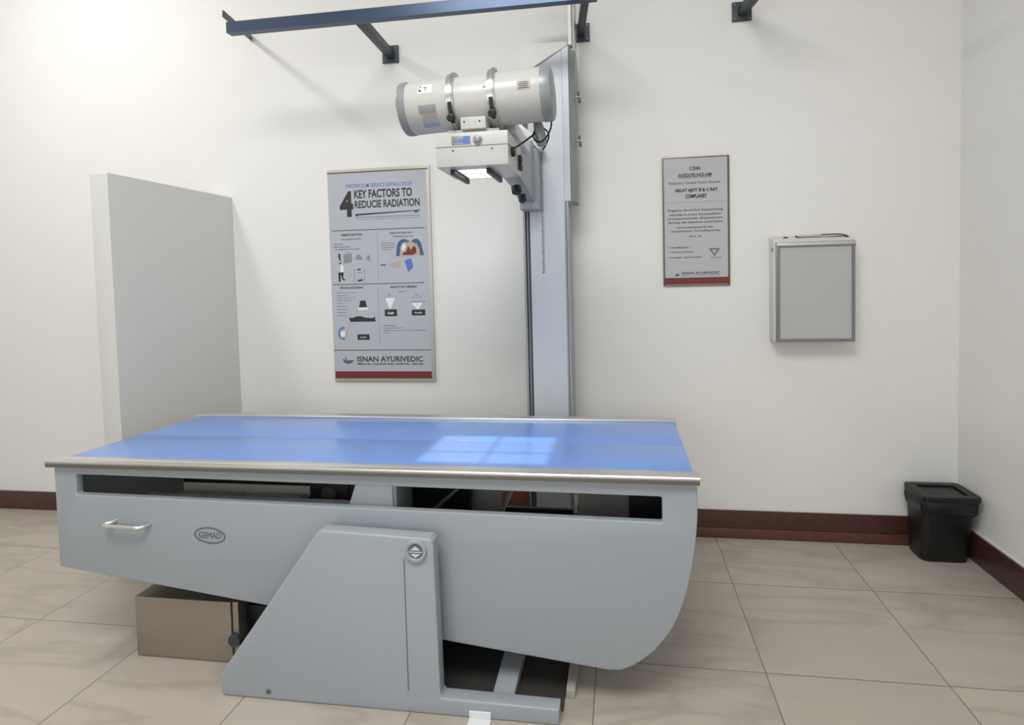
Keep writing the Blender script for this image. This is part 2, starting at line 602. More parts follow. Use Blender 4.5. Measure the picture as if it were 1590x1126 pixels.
ar.box(.087, .131, -1.4155, -1.4142, .5445, .5475)
ar.build('dial_mark', M_GREY2, emo)
sc_ = MB()
sc_.lathe((-.437, -1.406, .029), (0, -1, 0), [(0, .0095), (.003, .009), (.004, .006), (.004, 0)], 20)
sc_.build('screw', M_INK2, T)
ft = MB()
ft.box(.272, .345, -1.414, -1.408, 0, .028, .002)
ft.box(.272, .345, -1.47, -1.409, 0, .004, .001)
ft.build('anchor_bracket', M_WHITE, T)
# base and inner frame
MB().box(-.45, .572, -1.347, -.72, 0.0, .012, .004).build('base_plate', M_FLOORSHADE, T)  # dark sheet brought forward, its colour stands in for shadow under the table
MB().box(.05, .36, -1.00, -.74, .012, .30, .01).build('base_pedestal', M_BLACKM, T)
MB().hexa([(.335, -1.351, .0125), (.408, -1.351, .0125), (.408, -1.01, .0125), (.335, -1.01, .0125), (.335, -1.352, .040), (.408, -1.352, .040), (.408, -1.01, .065), (.335, -1.01, .065)], .003).build('base_rail', M_GREY, T)
MB().box(.576, .606, -1.285, -.72, .0, .03, .002).build('base_rail', M_SHADEGREY, T)
MB().box(-.45, .57, -.80, -.775, .012, .45, .004).build('back_plate', M_BLACKM, T)
# cassette carriage inside
cb = MB()
cb.box(-1.02, -.26, -1.06, -1.045, .50, .70, .003)
cb.box(-1.02, -.26, -.78, -.765, .50, .70, .003)
cb.box(-1.02, -1.005, -1.06, -.765, .50, .70, .003)
cb.box(-.38, -.36, -1.10, -1.06, .50, .70, .003)
cbo = cb.build('cassette_carriage', M_BLACKM, T)
cr = MB()
cr.box(-1.0, -.44, -1.16, -1.07, .585, .590, .001)
cr.box(-1.0, -.44, -1.085, -1.075, .590, .625, .001)
cr.box(-.98, -.72, -1.17, -1.10, .592, .600, .002)
cr.box(-.66, -.46, -1.17, -1.10, .592, .600, .002)
cr.build('cassette_tray', M_SHADEGREY, cbo)
MB().box(-.42, -.26, -1.13, -1.062, .52, .70, .004).build('motor_box', M_BLACK, cbo)
MB().lathe((-.34, -1.131, .615), (0, -1, 0), [(0, .03), (.004, .03), (.006, .024), (.006, 0)], 24).build('motor_cap', M_INK, cbo)
MB().box(-1.06, -.20, -1.235, -1.19, .603, .620, .002).build('tray_guide', M_GREY2, T)
MB().hexa([(-.245, -1.245, .50), (-.035, -1.245, .50), (-.035, -1.235, .50), (-.245, -1.235, .50),
           (-.16, -1.245, .735), (-.035, -1.245, .735), (-.035, -1.235, .735), (-.16, -1.235, .735)], .001).build('inner_plate', M_GREY2, T)
MB().box(-.033, -.02, -1.245, -1.10, .50, .735, .001).build('inner_plate', M_GREY, T)
MB().box(-.07, .17, -.97, -.93, .42, .735, .003).build('inner_plate', M_BLACKM, T)
MB().box(.155, .285, -.90, -.88, .33, .735, .003).build('inner_plate', M_INNER, T)
MB().box(.60, .80, -.93, -.91, .42, .735, .003).build('inner_plate', M_INNER, T)
MB().box(.80, .985, -1.10, -.72, .50, .735, .006).build('junction_box', M_BLACK, T)
rr = MB()
rr.tube([(.02, -1.05, .51), (.185, -1.05, .654)], .007, 10, 0)
rr.build('tie_rod', M_STEEL, T)
rr = MB()
rr.tube([(.305, -1.05, .508), (.385, -1.05, .68)], .009, 10, 0)
rr.build('tie_rod', M_STRAP, T)

# ------------------------------------------------------------ metal box under the table
B = thing('control_box', (-.885, -1.15, 0), 'brushed stainless steel box on the floor under the left end of the table', 'box')
MB().box(-1.093, -.688, -1.250, -1.02, .004, .236, .0025).build('housing', M_STEEL, B)
MB().box(-.684, -.660, -1.246, -1.03, .004, .236, .0025).build('side_plate', M_STEEL, B)
MB().rod((-.672, -1.262, .095), (-.672, -1.24, .095), .024, None, 24).build('knob', M_DARK, B)
MB().box(-.658, -.50, -1.20, -1.04, .004, .20, .003).build('motor_block', M_BLACKM, B)

# ------------------------------------------------------------ column stand with tube head
C = thing('tube_stand', (.43, -.18, 0), 'tall pale grey floor column carrying the x-ray tube head over the table', 'x-ray machine')
MB().plate([(.328, 0.02), (.508, 0.02), (.508, 2.569), (.388, 2.500), (.328, 2.465)], [], -.25, -.06, .003).build('column', M_GREY2, C)
ch = MB()
ch.box(.292, .303, -.25, -.10, .02, 2.44, .001)
ch.build('guide_channel', M_GREY, C)
MB().box(.3035, .327, -.225, -.10, .02, 2.44, .001).build('guide_groove', M_GROOVE, C)
MB().rod((.3135, -.238, .05), (.3135, -.238, 2.43), .0048, None, 16).build('guide_rod', M_CAP, C)
ce = MB()
ce.box(.509, .5145, -.25, -.06, .02, 1.815, .0005)
ce.box(.5165, .527, -.248, -.06, .02, 1.815, .001)
ce.build('edge_strip', M_GREY, C)
MB().box(.28, .60, -.30, -.06, 0, .02, .003).build('base_plate', M_GREY, C)
# upper cover with slanted top and its side flange
MB().plate([(.508, 1.815), (.541, 1.815), (.541, 2.588), (.508, 2.5695)], [], -.25, -.06, .0015).build('cover_plate', M_GREY2, C)
MB().plate([(.330, 2.4665), (.540, 2.5885), (.540, 2.594), (.330, 2.472)], [], -.252, -.06, 0).build('cover_lip', M_CAP, C)
MB().hexa([(.5425, -.25, 1.813), (.572, -.215, 1.813), (.572, -.06, 1.813), (.5425, -.06, 1.813), (.5425, -.25, 2.588), (.572, -.215, 2.560), (.572, -.06, 2.560), (.5425, -.06, 2.588)], .001).build('side_flange', M_CAP, C)
MB().box(.543, .560, -.25, -.20, 2.590, 3.05, .002).build('top_rod', M_WHITE, C)
MB().box(.561, .572, -.22, -.06, 2.57, 3.05, .001).build('side_strip', M_CREAM, C)
MB().box(.356, .545, -.255, -.235, 2.796, 2.822, .002).build('top_arm', M_GREY2, C)
MB().box(.292, .520, -.03, 0, 2.40, 2.700, .002).build('wall_plate', M_WALL, C)
MB().box(.33, .50, -.06, -.03, 2.42, 2.47, .002).build('wall_bracket', M_WHITE, C)
for z in (2.341, 2.122):
    o = MB().rod((.57, -.21, z), (.592, -.21, z), .007, None, 16).build('thumb_bolt', M_CAP, C)
    k = MB()
    k.box(.583, .592, -.216, -.204, z + .006, z + .026, .002)
    k.box(.586, .598, -.216, -.204, z - .030, z - .008, .002)
    k.build('bolt_wing', M_DARK, o)
# ruler: ticks on the column face
ru = MB()
ru.box(.3905, .3925, -.2508, -.2498, 1.45, 2.10)
for i in range(62):
    z = 1.455 + i * .0105
    ru.box(.3925 if i % 5 else .386, .402, -.2508, -.2498, z, z + .0035)
ru.build('height_scale', M_INK2, C)
# carriage
CG = MB().plate([(.299, 1.766), (.392, 1.766), (.392, 2.051), (.290, 2.156)], [], -.370, -.262, .003).build('carriage', M_GREY, C)
MB().plate([(.392, 2.058), (.290, 2.163), (.300, 2.195), (.372, 2.13), (.415, 2.078)], [], -.345, -.27, .003).build('carriage_gusset', M_WHITE, C)
for x, z in ((.318, 1.822), (.352, 1.824)):
    MB().lathe((x, -.369, z), (0, -1, 0), [(0, .006), (.002, .005), (.002, 0)], 14).build('screw', M_SHADEGREY, CG)
# arm
ARM = MB().plate([(-1.0, 1.99), (-1.0, 1.865), (-.60, 1.84), (-.366, 1.80), (-.366, 2.10), (-.60, 2.03)], [], .300, .372, .004, axis='x').build('support_arm', M_GREY, C)
MB().box(.306, .392, -.96, -.60, 1.985, 2.035, .004).build('arm_plate', M_WHITE, ARM)
for (x, y, z, r) in ((.398, -.93, 1.890, .0), (.398, -.93, 1.860, .0)):
    MB().box(x - .012, x + .012, y - .02, y + .02, z - .0125, z + .0125, .004).build('brake_button', M_BLACK, ARM)
MB().lathe((.345, -.72, 1.822), (.2, -.3, -1), [(0, .01), (.004, .022), (.03, .022), (.036, .014), (.036, 0)], 20).build('lock_knob', M_BLACK, ARM)
MB().lathe((.352, -.62, 1.80), (.2, -.3, -1), [(0, .01), (.004, .018), (.03, .018), (.036, .012), (.036, 0)], 20).build('lock_knob', M_BLACK, ARM)
# cable boot
MB().lathe((.478, -.98, 2.03), (.18, .0, -1), [(0, .010), (.01, .016), (.05, .021), (.085, .022), (.105, .016), (.112, 0)], 24).build('cable_boot', M_CAP, ARM)

# collimator
hb = MB()
hb.box(.134, .397, -1.150, -1.146, 1.829, 1.948, .0015, 2)
hb.box(.134, .397, -.899, -.895, 1.829, 1.948, .0015, 2)
hb.box(.134, .138, -1.147, -.898, 1.8292, 1.9478, 0)
hb.box(.393, .397, -1.147, -.898, 1.8292, 1.9478, 0)
hb.box(.135, .396, -1.149, -.896, 1.944, 1.948, .001)
hb.plate([(.135, -1.149), (.396, -1.149), (.396, -.896), (.135, -.896)], [[(.193, -1.085), (.306, -1.085), (.306, -.905), (.193, -.905)]], 1.829, 1.832, 0, axis='z')
CO = hb.build('collimator', M_CREAM, C)
HX, HY, HZ = .2636, -1.0043, 1.84
MB().plate([(.138, -1.146), (.393, -1.146), (.393, -.899), (.138, -.899)], [[(HX - .0203, HY - .0145), (HX + .0203, HY - .0145), (HX + .0203, HY + .0145), (HX - .0203, HY + .0145)]], 1.839, 1.841, 0, axis='z').build('shutter_plate', M_WHITE, CO)
MB().plate([(.133, -1.151), (.398, -1.151), (.398, -.894), (.133, -.894)], [[(.1335, -1.1505), (.3975, -1.1505), (.3975, -.8945), (.1335, -.8945)]], 1.8985, 1.9005, 0, axis='z').build('housing_seam', M_INK2, CO)
MB().box(.126, .134, -1.12, -.93, 1.86, 1.94, .002).build('side_plate', M_WHITE, CO)
MB().box(.193, .262, -1.1518, -1.1495, 1.906, 1.936, .0005).build('maker_label', M_SILVERLBL, CO)
lb = MB()
lb.plate([(.203, .917 + 1), (.218, 1.918), (.226, 1.926), (.237, 1.922), (.256, 1.924), (.256, 1.917), (.238, 1.914), (.228, 1.911), (.217, 1.915), (.203, 1.915)], [], -1.1525, -1.1518, 0)
lb.box(.236, .260, -1.1522, -1.1516, 1.908, 1.934)
lb.build('label_print', M_INKBLUE, CO)
MB().lathe((.289, -1.149, 1.920), (0, -1, 0), [(0, .017), (.004, .017), (.005, .0125), (.014, .011), (.016, .008), (.016, 0)], 28).build('lamp_button', M_CAP, CO)
for x in (.197, .339):
    MB().lathe((x, -1.149, 1.886), (0, -1, 0), [(0, .0042), (.002, .0038), (.002, 0)], 14).build('screw', M_INK2, CO)
MB().lathe((.397, -1.08, 1.886), (1, 0, 0), [(0, .016), (.004, .018), (.012, .018), (.014, .014), (.014, 0)], 24).build('shutter_knob', M_BLACK, CO)
# bottom window, glowing, with its two accessory rails
MB().box(.193, .306, -1.085, -.905, 1.8292, 1.8300, 0).build('light_window', M_GLOW, CO)
for x in (.178, .313):
    MB().box(x - .008, x + .008, -1.10, -.885, 1.811, 1.8288, .002).build('filter_rail', M_BLACKM, CO)
cw = MB()
cw.box(.192, .307, -1.0097, -1.0085, 1.8275, 1.829)
cw.box(.2638, .2650, -1.086, -.904, 1.8275, 1.829)
cw.build('crosshair_wire', M_DARK, CO)

sl = bpy.data.lights.new('field_lamp', 'SPOT')
sl.energy = 56
sl.color = (1.0, .97, .92)
sl.spot_size = math.radians(60)
sl.spot_blend = 0.1
sl.shadow_soft_size = 0.0018
so_ = bpy.data.objects.new('field_lamp', sl)
COL.objects.link(so_)
so_.location = (.262, -1.0, 1.94)

# tube housing, slightly tipped
A0 = Vector((-.014, -1.06, 2.068))
A1 = Vector((.552, -1.06, 2.092))
AX = (A1 - A0).normalized()
TH = MB().lathe(A0 + AX * .033, AX, [(0, .0935), (.002, .0945), (.495, .0945), (.497, .0935)], 72).build('tube_housing', M_CREAM, C)
MB().lathe(A0, AX, [(0, 0), (0, .070), (.004, .0935), (.010, .096), (.032, .0965), (.0335, .0945)], 72).build('end_cap', M_CAP, TH)
MB().lathe(A0 + AX * .528, AX, [(0, .0945), (.001, .0975), (.030, .0965), (.036, .092), (.036, .088), (.040, .080), (.042, 0)], 72).build('end_cap', M_CAP, TH)
for h in (.205, .355):
    st = MB()
    st.strap(A0 + AX * h, AX, .0948, .1060, 0, 2 * math.pi, .024, 72)
    st.strap(A0 + AX * (h + .004), AX, .0948, .1105, 0, 2 * math.pi, .008, 72)
    stp = st.build('strap', M_STRAP, TH)
    q = A0 + AX * h
    sl2 = MB()
    sl2.strap(q + AX * .001, AX, .102, .1125, math.radians(-52), math.radians(-12), .014, 12)
    sl2.build('strap_lock', M_INK, TH)
    MB().lathe(q + Vector((.004, -.084, -.072)), (0, -1, -.3), [(0, .010), (.003, .014), (.020, .014), (.023, .010), (.023, 0)], 20).build('lock_knob', M_BLACK, TH)
# labels wrapped on the housing
def wraplabel(name, h, half, a0, a1, m_, r=.0951):
    return MB().strap(A0 + AX * h, AX, .0944, r, math.radians(a0), math.radians(a1), half * 2, 14).build(name, m_, TH)
wraplabel('white_sticker', .114, .026, 14, 36, M_INKWHITE)
wl = MB()
wl.strap(A0 + AX * .096, AX, .0944, .0954, math.radians(29), math.radians(34), .006, 6)
wl.strap(A0 + AX * .096, AX, .0944, .0954, math.radians(17), math.radians(23), .010, 6)
wl.strap(A0 + AX * .092, AX, .0944, .0954, math.radians(17), math.radians(27), .0025, 6)
wl.strap(A0 + AX * .114, AX, .0944, .0954, math.radians(26), math.radians(29), .012, 6)
wl.strap(A0 + AX * .116, AX, .0944, .0954, math.radians(19), math.radians(27), .003, 6)
wl.build('sticker_print', M_INK2, TH)
wraplabel('grey_sticker', .118, .032, -30, -12, M_CAP)
wraplabel('metal_sticker', .121, .030, -64, -30, M_STRAP)
wraplabel('rating_plate', .473, .024, -4, 17, M_SHADEGREY)
wl = MB()
for k in range(4):
    wl.strap(A0 + AX * .473, AX, .0944, .0955, math.radians(-1 + k * 4), math.radians(.6 + k * 4), .036 - .006 * (k % 2), 6)
wl.build('plate_print', M_INK, TH)
MB().lathe(A0 + AX * .331 + Vector((0, -.0925, .022)), (0, -1, .2), [(0, .005), (.003, .004), (.003, 0)], 14).build('bolt', M_CAP, TH)
# mount between tube and collimator
mt_ = MB()
mt_.box(.226, .318, -1.146, -1.0, 1.960, 2.003, .003)
mt_.box(.17, .36, -1.12, -.95, 1.948, 1.966, .003)
MO = mt_.build('mount_block', M_CREAM, C)
for x in (.240, .296):
    MB().lathe((x, -1.145, 1.986), (0, -1, 0), [(0, .004), (.0015, .0035), (.0015, 0)], 12).build('screw', M_INK, MO)
cv = MB()
cv.tube([(.540, -1.03, 2.005), (.535, -1.02, 1.985), (.520, -1.01, 1.955), (.500, -1.0, 1.935), (.470, -.995, 1.94), (.462, -.99, 1.965), (.478, -.985, 1.99),
         (.500, -.98, 1.992), (.512, -.975, 1.97), (.500, -.97, 1.945), (.475, -.965, 1.94), (.45, -.96, 1.955)][:0] +
        [(.541, -1.04, 2.005), (.538, -1.04, 1.975), (.522, -1.03, 1.948), (.500, -1.02, 1.932), (.476, -1.01, 1.938), (.466, -1.0, 1.962), (.476, -.99, 1.986),
         (.498, -.98, 1.992), (.518, -.97, 1.978), (.520, -.97, 1.955), (.505, -.965, 1.925), (.495, -.96, 1.915)], .0032, 8, 5)
cv.tube([(.505, -.985, 1.990), (.480, -.99, 1.975), (.450, -1.0, 1.952), (.418, -1.01, 1.928), (.394, -1.02, 1.912)], .0036, 8, 5)
cv.build('cable', M_CABLE, C)

# ------------------------------------------------------------ overhead rail and wall arms
D = Vector((.114, -1, -.076))
R = thing('overhead_rail', (-.3, -.58, 2.66), 'long blue-grey steel rail running overhead above the tube head', 'rail')
ra = MB()
prof = [(-.600, 2.637), (-.600, 2.688), (-.560, 2.688), (-.560, 2.684), (-.596, 2.684), (-.596, 2.641), (-.560, 2.641), (-.560, 2.637)]
ra.plate(prof, [], -1.068, .70, 0, axis='x')
ra.build('channel', M_RAIL, R)
def arm(px, pz, half, wd, label, plate=True, L=.56, th=.004):
    a = thing('wall_arm', (px, 0, pz), label, 'bracket', None)
    if plate:
        bp_ = MB().box(px - half, px + half, -.010, 0, pz - half, pz + half, .0015).build('base_plate', M_DARK, a)
        for sx in (-1, 1):
            for sz in (-1, 1):
                MB().rod((px + sx * half * .75, -.010, pz + sz * half * .75), (px + sx * half * .75, -.014, pz + sz * half * .75), .004, None, 10).build('bolt', M_CAP, bp_)
    s = Vector((px, -.008, pz))
    e = s + D * L
    h = wd / 2
    MB().hexa([tuple(p + Vector((sx * h, 0, -h))) for p, sx in ((e, -1), (e, 1), (s, 1), (s, -1))] +
              [tuple(p + Vector((sx * h, 0, h))) for p, sx in ((e, -1), (e, 1), (s, 1), (s, -1))], .002).build('square_tube', M_DARK, a)
    return a
arm(-.487, 2.717, .048, .042, 'dark steel wall arm with square plate left of the tube head')
arm(.592, 2.745, .048, .036, 'dark steel wall arm with square plate just right of the column top')
arm(1.427, 2.783, .049, .042, 'dark steel wall arm with square plate farthest right on the back wall')
a1 = thing('angle_bracket', (-1.333, 0, 2.885), 'thin dark angle bracket holding the left end of the overhead rail', 'bracket')
s = Vector((-1.345, 0, 2.885))
k = MB()
e = Vector((-1.07, -.615, 2.725))
k.hexa([tuple(e + Vector((-.004, 0, -.02))), tuple(e + Vector((.004, 0, -.02))), tuple(s + Vector((.004, 0, -.02))), tuple(s + Vector((-.004, 0, -.02))),
        tuple(e + Vector((-.004, 0, .012))), tuple(e + Vector((.004, 0, .012))), tuple(s + Vector((.004, 0, .012))), tuple(s + Vector((-.004, 0, .012)))], .001)
k.build('flat_bar', M_DARK, a1)

# ------------------------------------------------------------ posters
def U(x0, x1):
    return lambda u: x0 + u * (x1 - x0)
P1 = thing('safety_poster', (-.5875, 0, .849), 'tall grey poster with 4 key factors to reduce radiation left of column', 'poster')
ux = U(-.896, -.279)
def vz(v):
    return 2.084 - v * (2.084 - .849)
MB().box(ux(0), ux(1), -.0125, -.0005, .849, 2.084, .001).build('backing', M_FRAME, P1)
MB().box(ux(.008), ux(.965), -.0135, -.0121, vz(.985), vz(.018), 0).build('printed_sheet', M_PAPER, P1)
YP = -.0136
def bars(name, rects, m_, par, y=YP, ux=ux, vz=vz, d=.0006):
    b = MB()
    for (u0, u1, v0, v1) in rects:
        b.box(ux(u0), ux(u1), y - d, y, vz(v1), vz(v0))
    return b.build(name, m_, par)
def poly(b, pts, y=YP, ux=ux, vz=vz, d=.0006):
    b.plate([(ux(u), vz(v)) for u, v in pts], [], y - d, y, 0)
    return b
def txt(name, s, u0, u1, v0, v1, m_, par, bold=0.0, y=YP, ux=ux, vz=vz):
    return MB().text(s, ux(u0), ux(u1), vz(v1), vz(v0), y, bold).build(name, m_, par)
bars('top_stripe', [(.0, .985, .013, .0185)], M_BRONZE, P1)
txt('subtitle_text', 'INRORSCIUM SERVICE EXPAN.LOCSX', .185, .835, .070, .088, M_INKBLUE, P1, .012)
txt('numeral', '4', .115, .25, .102, .222, M_INK, P1, .045)
txt('title_text', 'KEY FACTORS TO', .262, .83, .0985, .138, M_INK, P1, .028)
txt('title_text', 'REDUCIE RADIATION', .265, .90, .148, .184, M_INK, P1, .025)
b = MB()
poly(b, [(.27, .210), (.86, .203), (.90, .201), (.90, .2055), (.30, .217), (.27, .222)])
b.build('syringe_drawing', M_INK, P1)
bars('syringe_line', [(.27, .90, .2255, .2275), (.845, .885, .206, .214), (.28, .90, .2355, .2365)], M_INK2, P1)
for q_ in ((.02, .94, .283, .2865), (.02, .92, .5365, .540), (.0, .965, .8495, .853)):
    bars('divider_line', [q_], M_BRONZE, P1)
for q_ in ((.474, .477, .30, .53), (.464, .467, .555, .82)):
    bars('column_line', [q_], M_CAP, P1)
txt('heading_text', 'TIMEISTORATION', .115, .325, .301, .311, M_INK, P1, .03)
txt('heading_text', 'SHIELD.UPTAKE ON IT', .60, .83, .301, .309, M_INK, P1, .02)
txt('heading_text', 'DISTANCE RECORDING', .085, .32, .5505, .5595, M_INK, P1, .03)
txt('heading_text', 'USAGE IT RAY FEEDBAX', .585, .85, .5505, .5605, M_INK, P1, .03)
lines = [('Accounteion con of it', .12, .31, .322, .3295), ('Distamsity', .045, .135, .3455, .3515), ('Minimumise tm elo', .045, .20, .358, .364), ('Less exposmination for to anded', .045, .295, .370, .3765),
         ('Shieldeement of rous', .63, .83, .3175, .324), ('Shielding reduoes of', .515, .65, .348, .3525), ('Materiala absoring', .515, .645, .358, .3625), ('the radiutions dose', .515, .64, .368, .3725), ('scattered ray', .515, .61, .378, .3825),
         ('Increase from the source', .05, .24, .576, .580), ('Distance coni', .05, .16, .589, .593), ('Inverese sqare law of ray', .05, .235, .601, .605), ('Reduced exposed it', .05, .20, .612, .6165),
         ('Double of', .05, .11, .626, .630), ('distance is', .05, .15, .640, .644), ('quarter tim', .05, .16, .655, .659), ('dose per', .05, .14, .670, .674), ('exposured', .05, .145, .684, .688),
         ('usefulness', .665, .735, .575, .5795), ('Reducing radiation', .505, .625, .7335, .739), ('Controling of exposer it beam', .505, .715, .7455, .750), ('Alwayes use the minimun field size for diagnostiques imageing', .505, .92, .757, .762), ('quality', .505, .565, .768, .772)]
b = MB()
for s_, a, c, d_, e_ in lines:
    MB().text(s_, ux(a), ux(c), vz(e_), vz(d_), YP, .035).build('body_text', M_INK2, P1)
# little drawings on the poster
def draw(name, m_, *polys, y=YP):
    b_ = MB()
    for p_ in polys:
        poly(b_, p_, y=y)
    return b_.build(name, m_, P1)
draw('figure_head', M_INK, [(.082, .395), (.098, .392), (.104, .40), (.100, .412), (.108, .424), (.094, .426), (.084, .412)])
draw('figure_belt', M_INK, [(.085, .437), (.108, .434), (.108, .440), (.085, .442)])
draw('figure_coat', M_INKWHITE, [(.100, .446), (.128, .446), (.128, .480), (.100, .480)])
draw('figure_trousers', M_INK, [(.075, .481), (.128, .481), (.124, .510), (.144, .516), (.144, .521), (.112, .515), (.106, .495), (.098, .495), (.095, .526), (.078, .526)])
draw('apparatus_foot', M_INK, [(.268, .518), (.315, .515), (.315, .524), (.270, .526)])
draw('apparatus_head', M_INK, [(.268, .468), (.300, .464), (.302, .471), (.270, .474)])
draw('tube_head_drawing', M_INK, [(.285, .616), (.335, .616), (.350, .648), (.272, .648)])
draw('beam_drawing', M_INKWHITE, [(.26, .650), (.36, .650), (.36, .660), (.26, .660)])
draw('lying_figure', M_INK, [(.165, .697), (.205, .697), (.245, .690), (.290, .690), (.330, .697), (.405, .700), (.42, .694), (.43, .696), (.425, .706), (.435, .716), (.18, .716)])
for a, c, d_, e_ in ((.525, .645, .660, .692), (.79, .92, .663, .690), (.245, .365, .776, .802)):
    draw('caption_box', M_INK, [(a, d_), (c, d_), (c, e_), (a, e_)])
    txt('caption_text', 'Double', a + .03, c - .03, d_ + .011, e_ - .009, M_INKWHITE, P1, .02, YP - .0007)
draw('chart_sheet', M_CAP, [(.135, .395), (.218, .393), (.218, .434), (.172, .438), (.135, .440)])
draw('chart_clip', M_CAP, [(.17, .386), (.182, .386), (.184, .3925), (.17, .3925)])
draw('bench_drawing', M_CAP, [(.250, .424), (.270, .402), (.300, .400), (.325, .420), (.325, .424)])
draw('shield_drawing', M_CAP, [(.365, .410), (.395, .402), (.396, .432), (.366, .424)])
for x in (.235, .335):
    draw('apparatus_post', M_CAP, [(x, .465), (x + .005, .465), (x + .005, .530), (x, .530)])
draw('apparatus_shelf', M_CAP, [(.262, .482), (.31, .482), (.31, .486), (.262, .486)])
for x in (.575, .84):
    draw('source_dot', M_CAP, [(x - .012, .588), (x + .014, .588), (x + .014, .596), (x - .012, .596)])
    draw('source_line', M_CAP, [(x - .05, .602), (x + .055, .602), (x + .055, .604), (x - .05, .604)])
draw('field_line', M_CAP, [(.78, .624), (.93, .623), (.93, .627), (.78, .628)])
draw('beam_drawing', M_INKWHITE, [(.535, .606), (.63, .606), (.60, .642), (.585, .658), (.575, .658), (.56, .642)])
draw('beam_drawing', M_INKWHITE, [(.79, .632), (.90, .630), (.86, .660), (.84, .660)])
draw('clock_face', M_INKWHITE, [(.075, .765), (.12, .758), (.12, .782), (.08, .788)])
# torso section drawing
b = MB()
poly(b, [(.655, .412), (.665, .365), (.685, .345), (.715, .335), (.755, .335), (.765, .341), (.82, .341), (.835, .335), (.87, .336), (.90, .352), (.915, .385), (.925, .412)])
b.build('drawing_blue', M_INKBLUE2, P1)
b = MB()
poly(b, [(.690, .412), (.70, .370), (.72, .352), (.745, .347), (.77, .353), (.80, .338), (.83, .353), (.86, .358), (.885, .385), (.89, .412)], y=YP - .0007)
b.build('drawing_tan', M_INKTAN, P1)
b = MB()
poly(b, [(.72, .408), (.725, .397), (.755, .394), (.775, .365), (.79, .377), (.80, .388), (.83, .366), (.85, .374), (.855, .400), (.82, .408)], y=YP - .0014)
b.build('drawing_red', M_INKRED, P1)
b = MB()
poly(b, [(.715, .388), (.72, .362), (.745, .355), (.755, .368), (.735, .388)], y=YP - .0014)
b.build('drawing_highlight', M_INKWHITE, P1)
draw('receptor_sheet', M_INKBLUE, [(.735, .434), (.79, .425), (.80, .425), (.820, .464), (.785, .482), (.77, .487), (.762, .482)])
draw('source_drawing', M_INKBLUE2, [(.50, .4485), (.55, .4485), (.55, .455), (.50, .455)])
ring = [(.105 + .055 * math.cos(math.radians(75 + i * 13.5)), .771 - .031 * math.sin(math.radians(75 + i * 13.5))) for i in range(17)]
ring += [(.105 + .038 * math.cos(math.radians(75 + i * 13.5)), .771 - .0215 * math.sin(math.radians(75 + i * 13.5))) for i in range(16, -1, -1)]
draw('clock_arrow', M_INKBLUE, ring)
draw('beam_cone', M_INKTAN, [(.56, .449), (.60, .444), (.66, .437), (.70, .440), (.69, .463), (.67, .470), (.60, .457), (.56, .455)])
draw('clock_flare', M_INKTAN, [(.122, .765), (.155, .752), (.155, .792), (.122, .782)])
b = MB()
poly(b, [(.085, .893), (.10, .893), (.125, .903), (.15, .899), (.20, .898), (.175, .914), (.13, .917), (.10, .909)])
poly(b, [(.112, .876), (.130, .893), (.138, .903), (.125, .903), (.118, .893)])
b.build('bowl_logo', M_INK2, P1)
txt('clinic_name', 'ISNAN AYURIVEDIC', .235, .885, .8805, .907, M_INK, P1, .02)
txt('clinic_subtitle', 'MEDICAL COLLEGE AND HOSPITAL CENTRE', .24, .885, .9125, .9215, M_INK, P1, .03)
bars('red_band', [(.008, .965, .952, .985)], M_INKRED, P1)

P2 = thing('notice_poster', (1.1845, 0, 1.368), 'smaller grey notice with dark bronze edge and red band between column and viewer', 'poster')
ux2 = U(1.012, 1.357)
def vz2(v):
    return 2.051 - v * (2.051 - 1.368)
MB().box(ux2(0), ux2(1), -.012, 0, 1.368, 2.051, .001).build('backing', M_BRONZE, P2)
MB().box(ux2(.025), ux2(.97), -.0135, -.0121, vz2(.992), vz2(.010), 0).build('printed_sheet', M_PAPER2, P2)
for s_, a, c, d_, e_, bo, mm in (('C DAN', .41, .57, .075, .104, .04, M_INK), ('AKEEDLPELINGS.AIM', .235, .735, .127, .156, .025, M_INK), ('Radiantict, Gonesal Patient Booster', .10, .87, .188, .213, .01, M_INK2),
                                 ('AKLAT AJOT IS & C RAY', .185, .83, .243, .277, .045, M_INK), ('COMPLANEY', .345, .665, .288, .319, .04, M_INK),
                                 ('ISNAN AYURIVEDIC', .28, .85, .890, .910, .02, M_INK), ('MEDICAL COLLEGE AND HOSPITAL', .28, .85, .915, .923, .01, M_INK2)):
    txt('notice_text', s_, a, c, d_, e_, mm, P2, bo, YP, ux2, vz2)
bars('underline', [(.235, .74, .1605, .1625)], M_INK, P2, YP, ux2, vz2)
bars('divider_line', [(.03, .96, .347, .349)], M_CAP, P2, YP, ux2, vz2)
b = MB()
for s_, a, c, d_, e_ in (('Pregnancy Should first Expressmentig', .075, .90, .401, .423), ('authodites to protect that penecititions', .10, .875, .435, .457), ('of consentrated made will planned dont', .075, .895, .465, .487),
                         ('dinoting, like objectives constrictious', .08, .895, .495, .517), ('howsomeminated by stiu,', .215, .76, .535, .556), ('counterficpuart. Proceeding amites', .115, .86, .563, .584), ('latirt, att', .395, .58, .606, .622),
                         ('> Identification s', .075, .41, .690, .705), ('> Adequate clothing', .075, .44, .727, .742), ('> Limited r examnosistic', .075, .58, .768, .782)):
    MB().text(s_, ux2(a), ux2(c), vz2(e_), vz2(d_), YP, .03).build('body_text', M_INK2, P2)
b = MB()
tri = [(.69, .712), (.85, .712), (.77, .775)]
tin = [(.725, .722), (.815, .722), (.77, .757)]
b.plate([(ux2(u), vz2(v)) for u, v in tri], [[(ux2(u), vz2(v)) for u, v in tin]], YP - .0006, YP, 0)
b.box(ux2(.71), ux2(.88), YP - .0006, YP, vz2(.786), vz2(.782))
b.build('warning_triangle', M_INK2, P2)
b = MB()
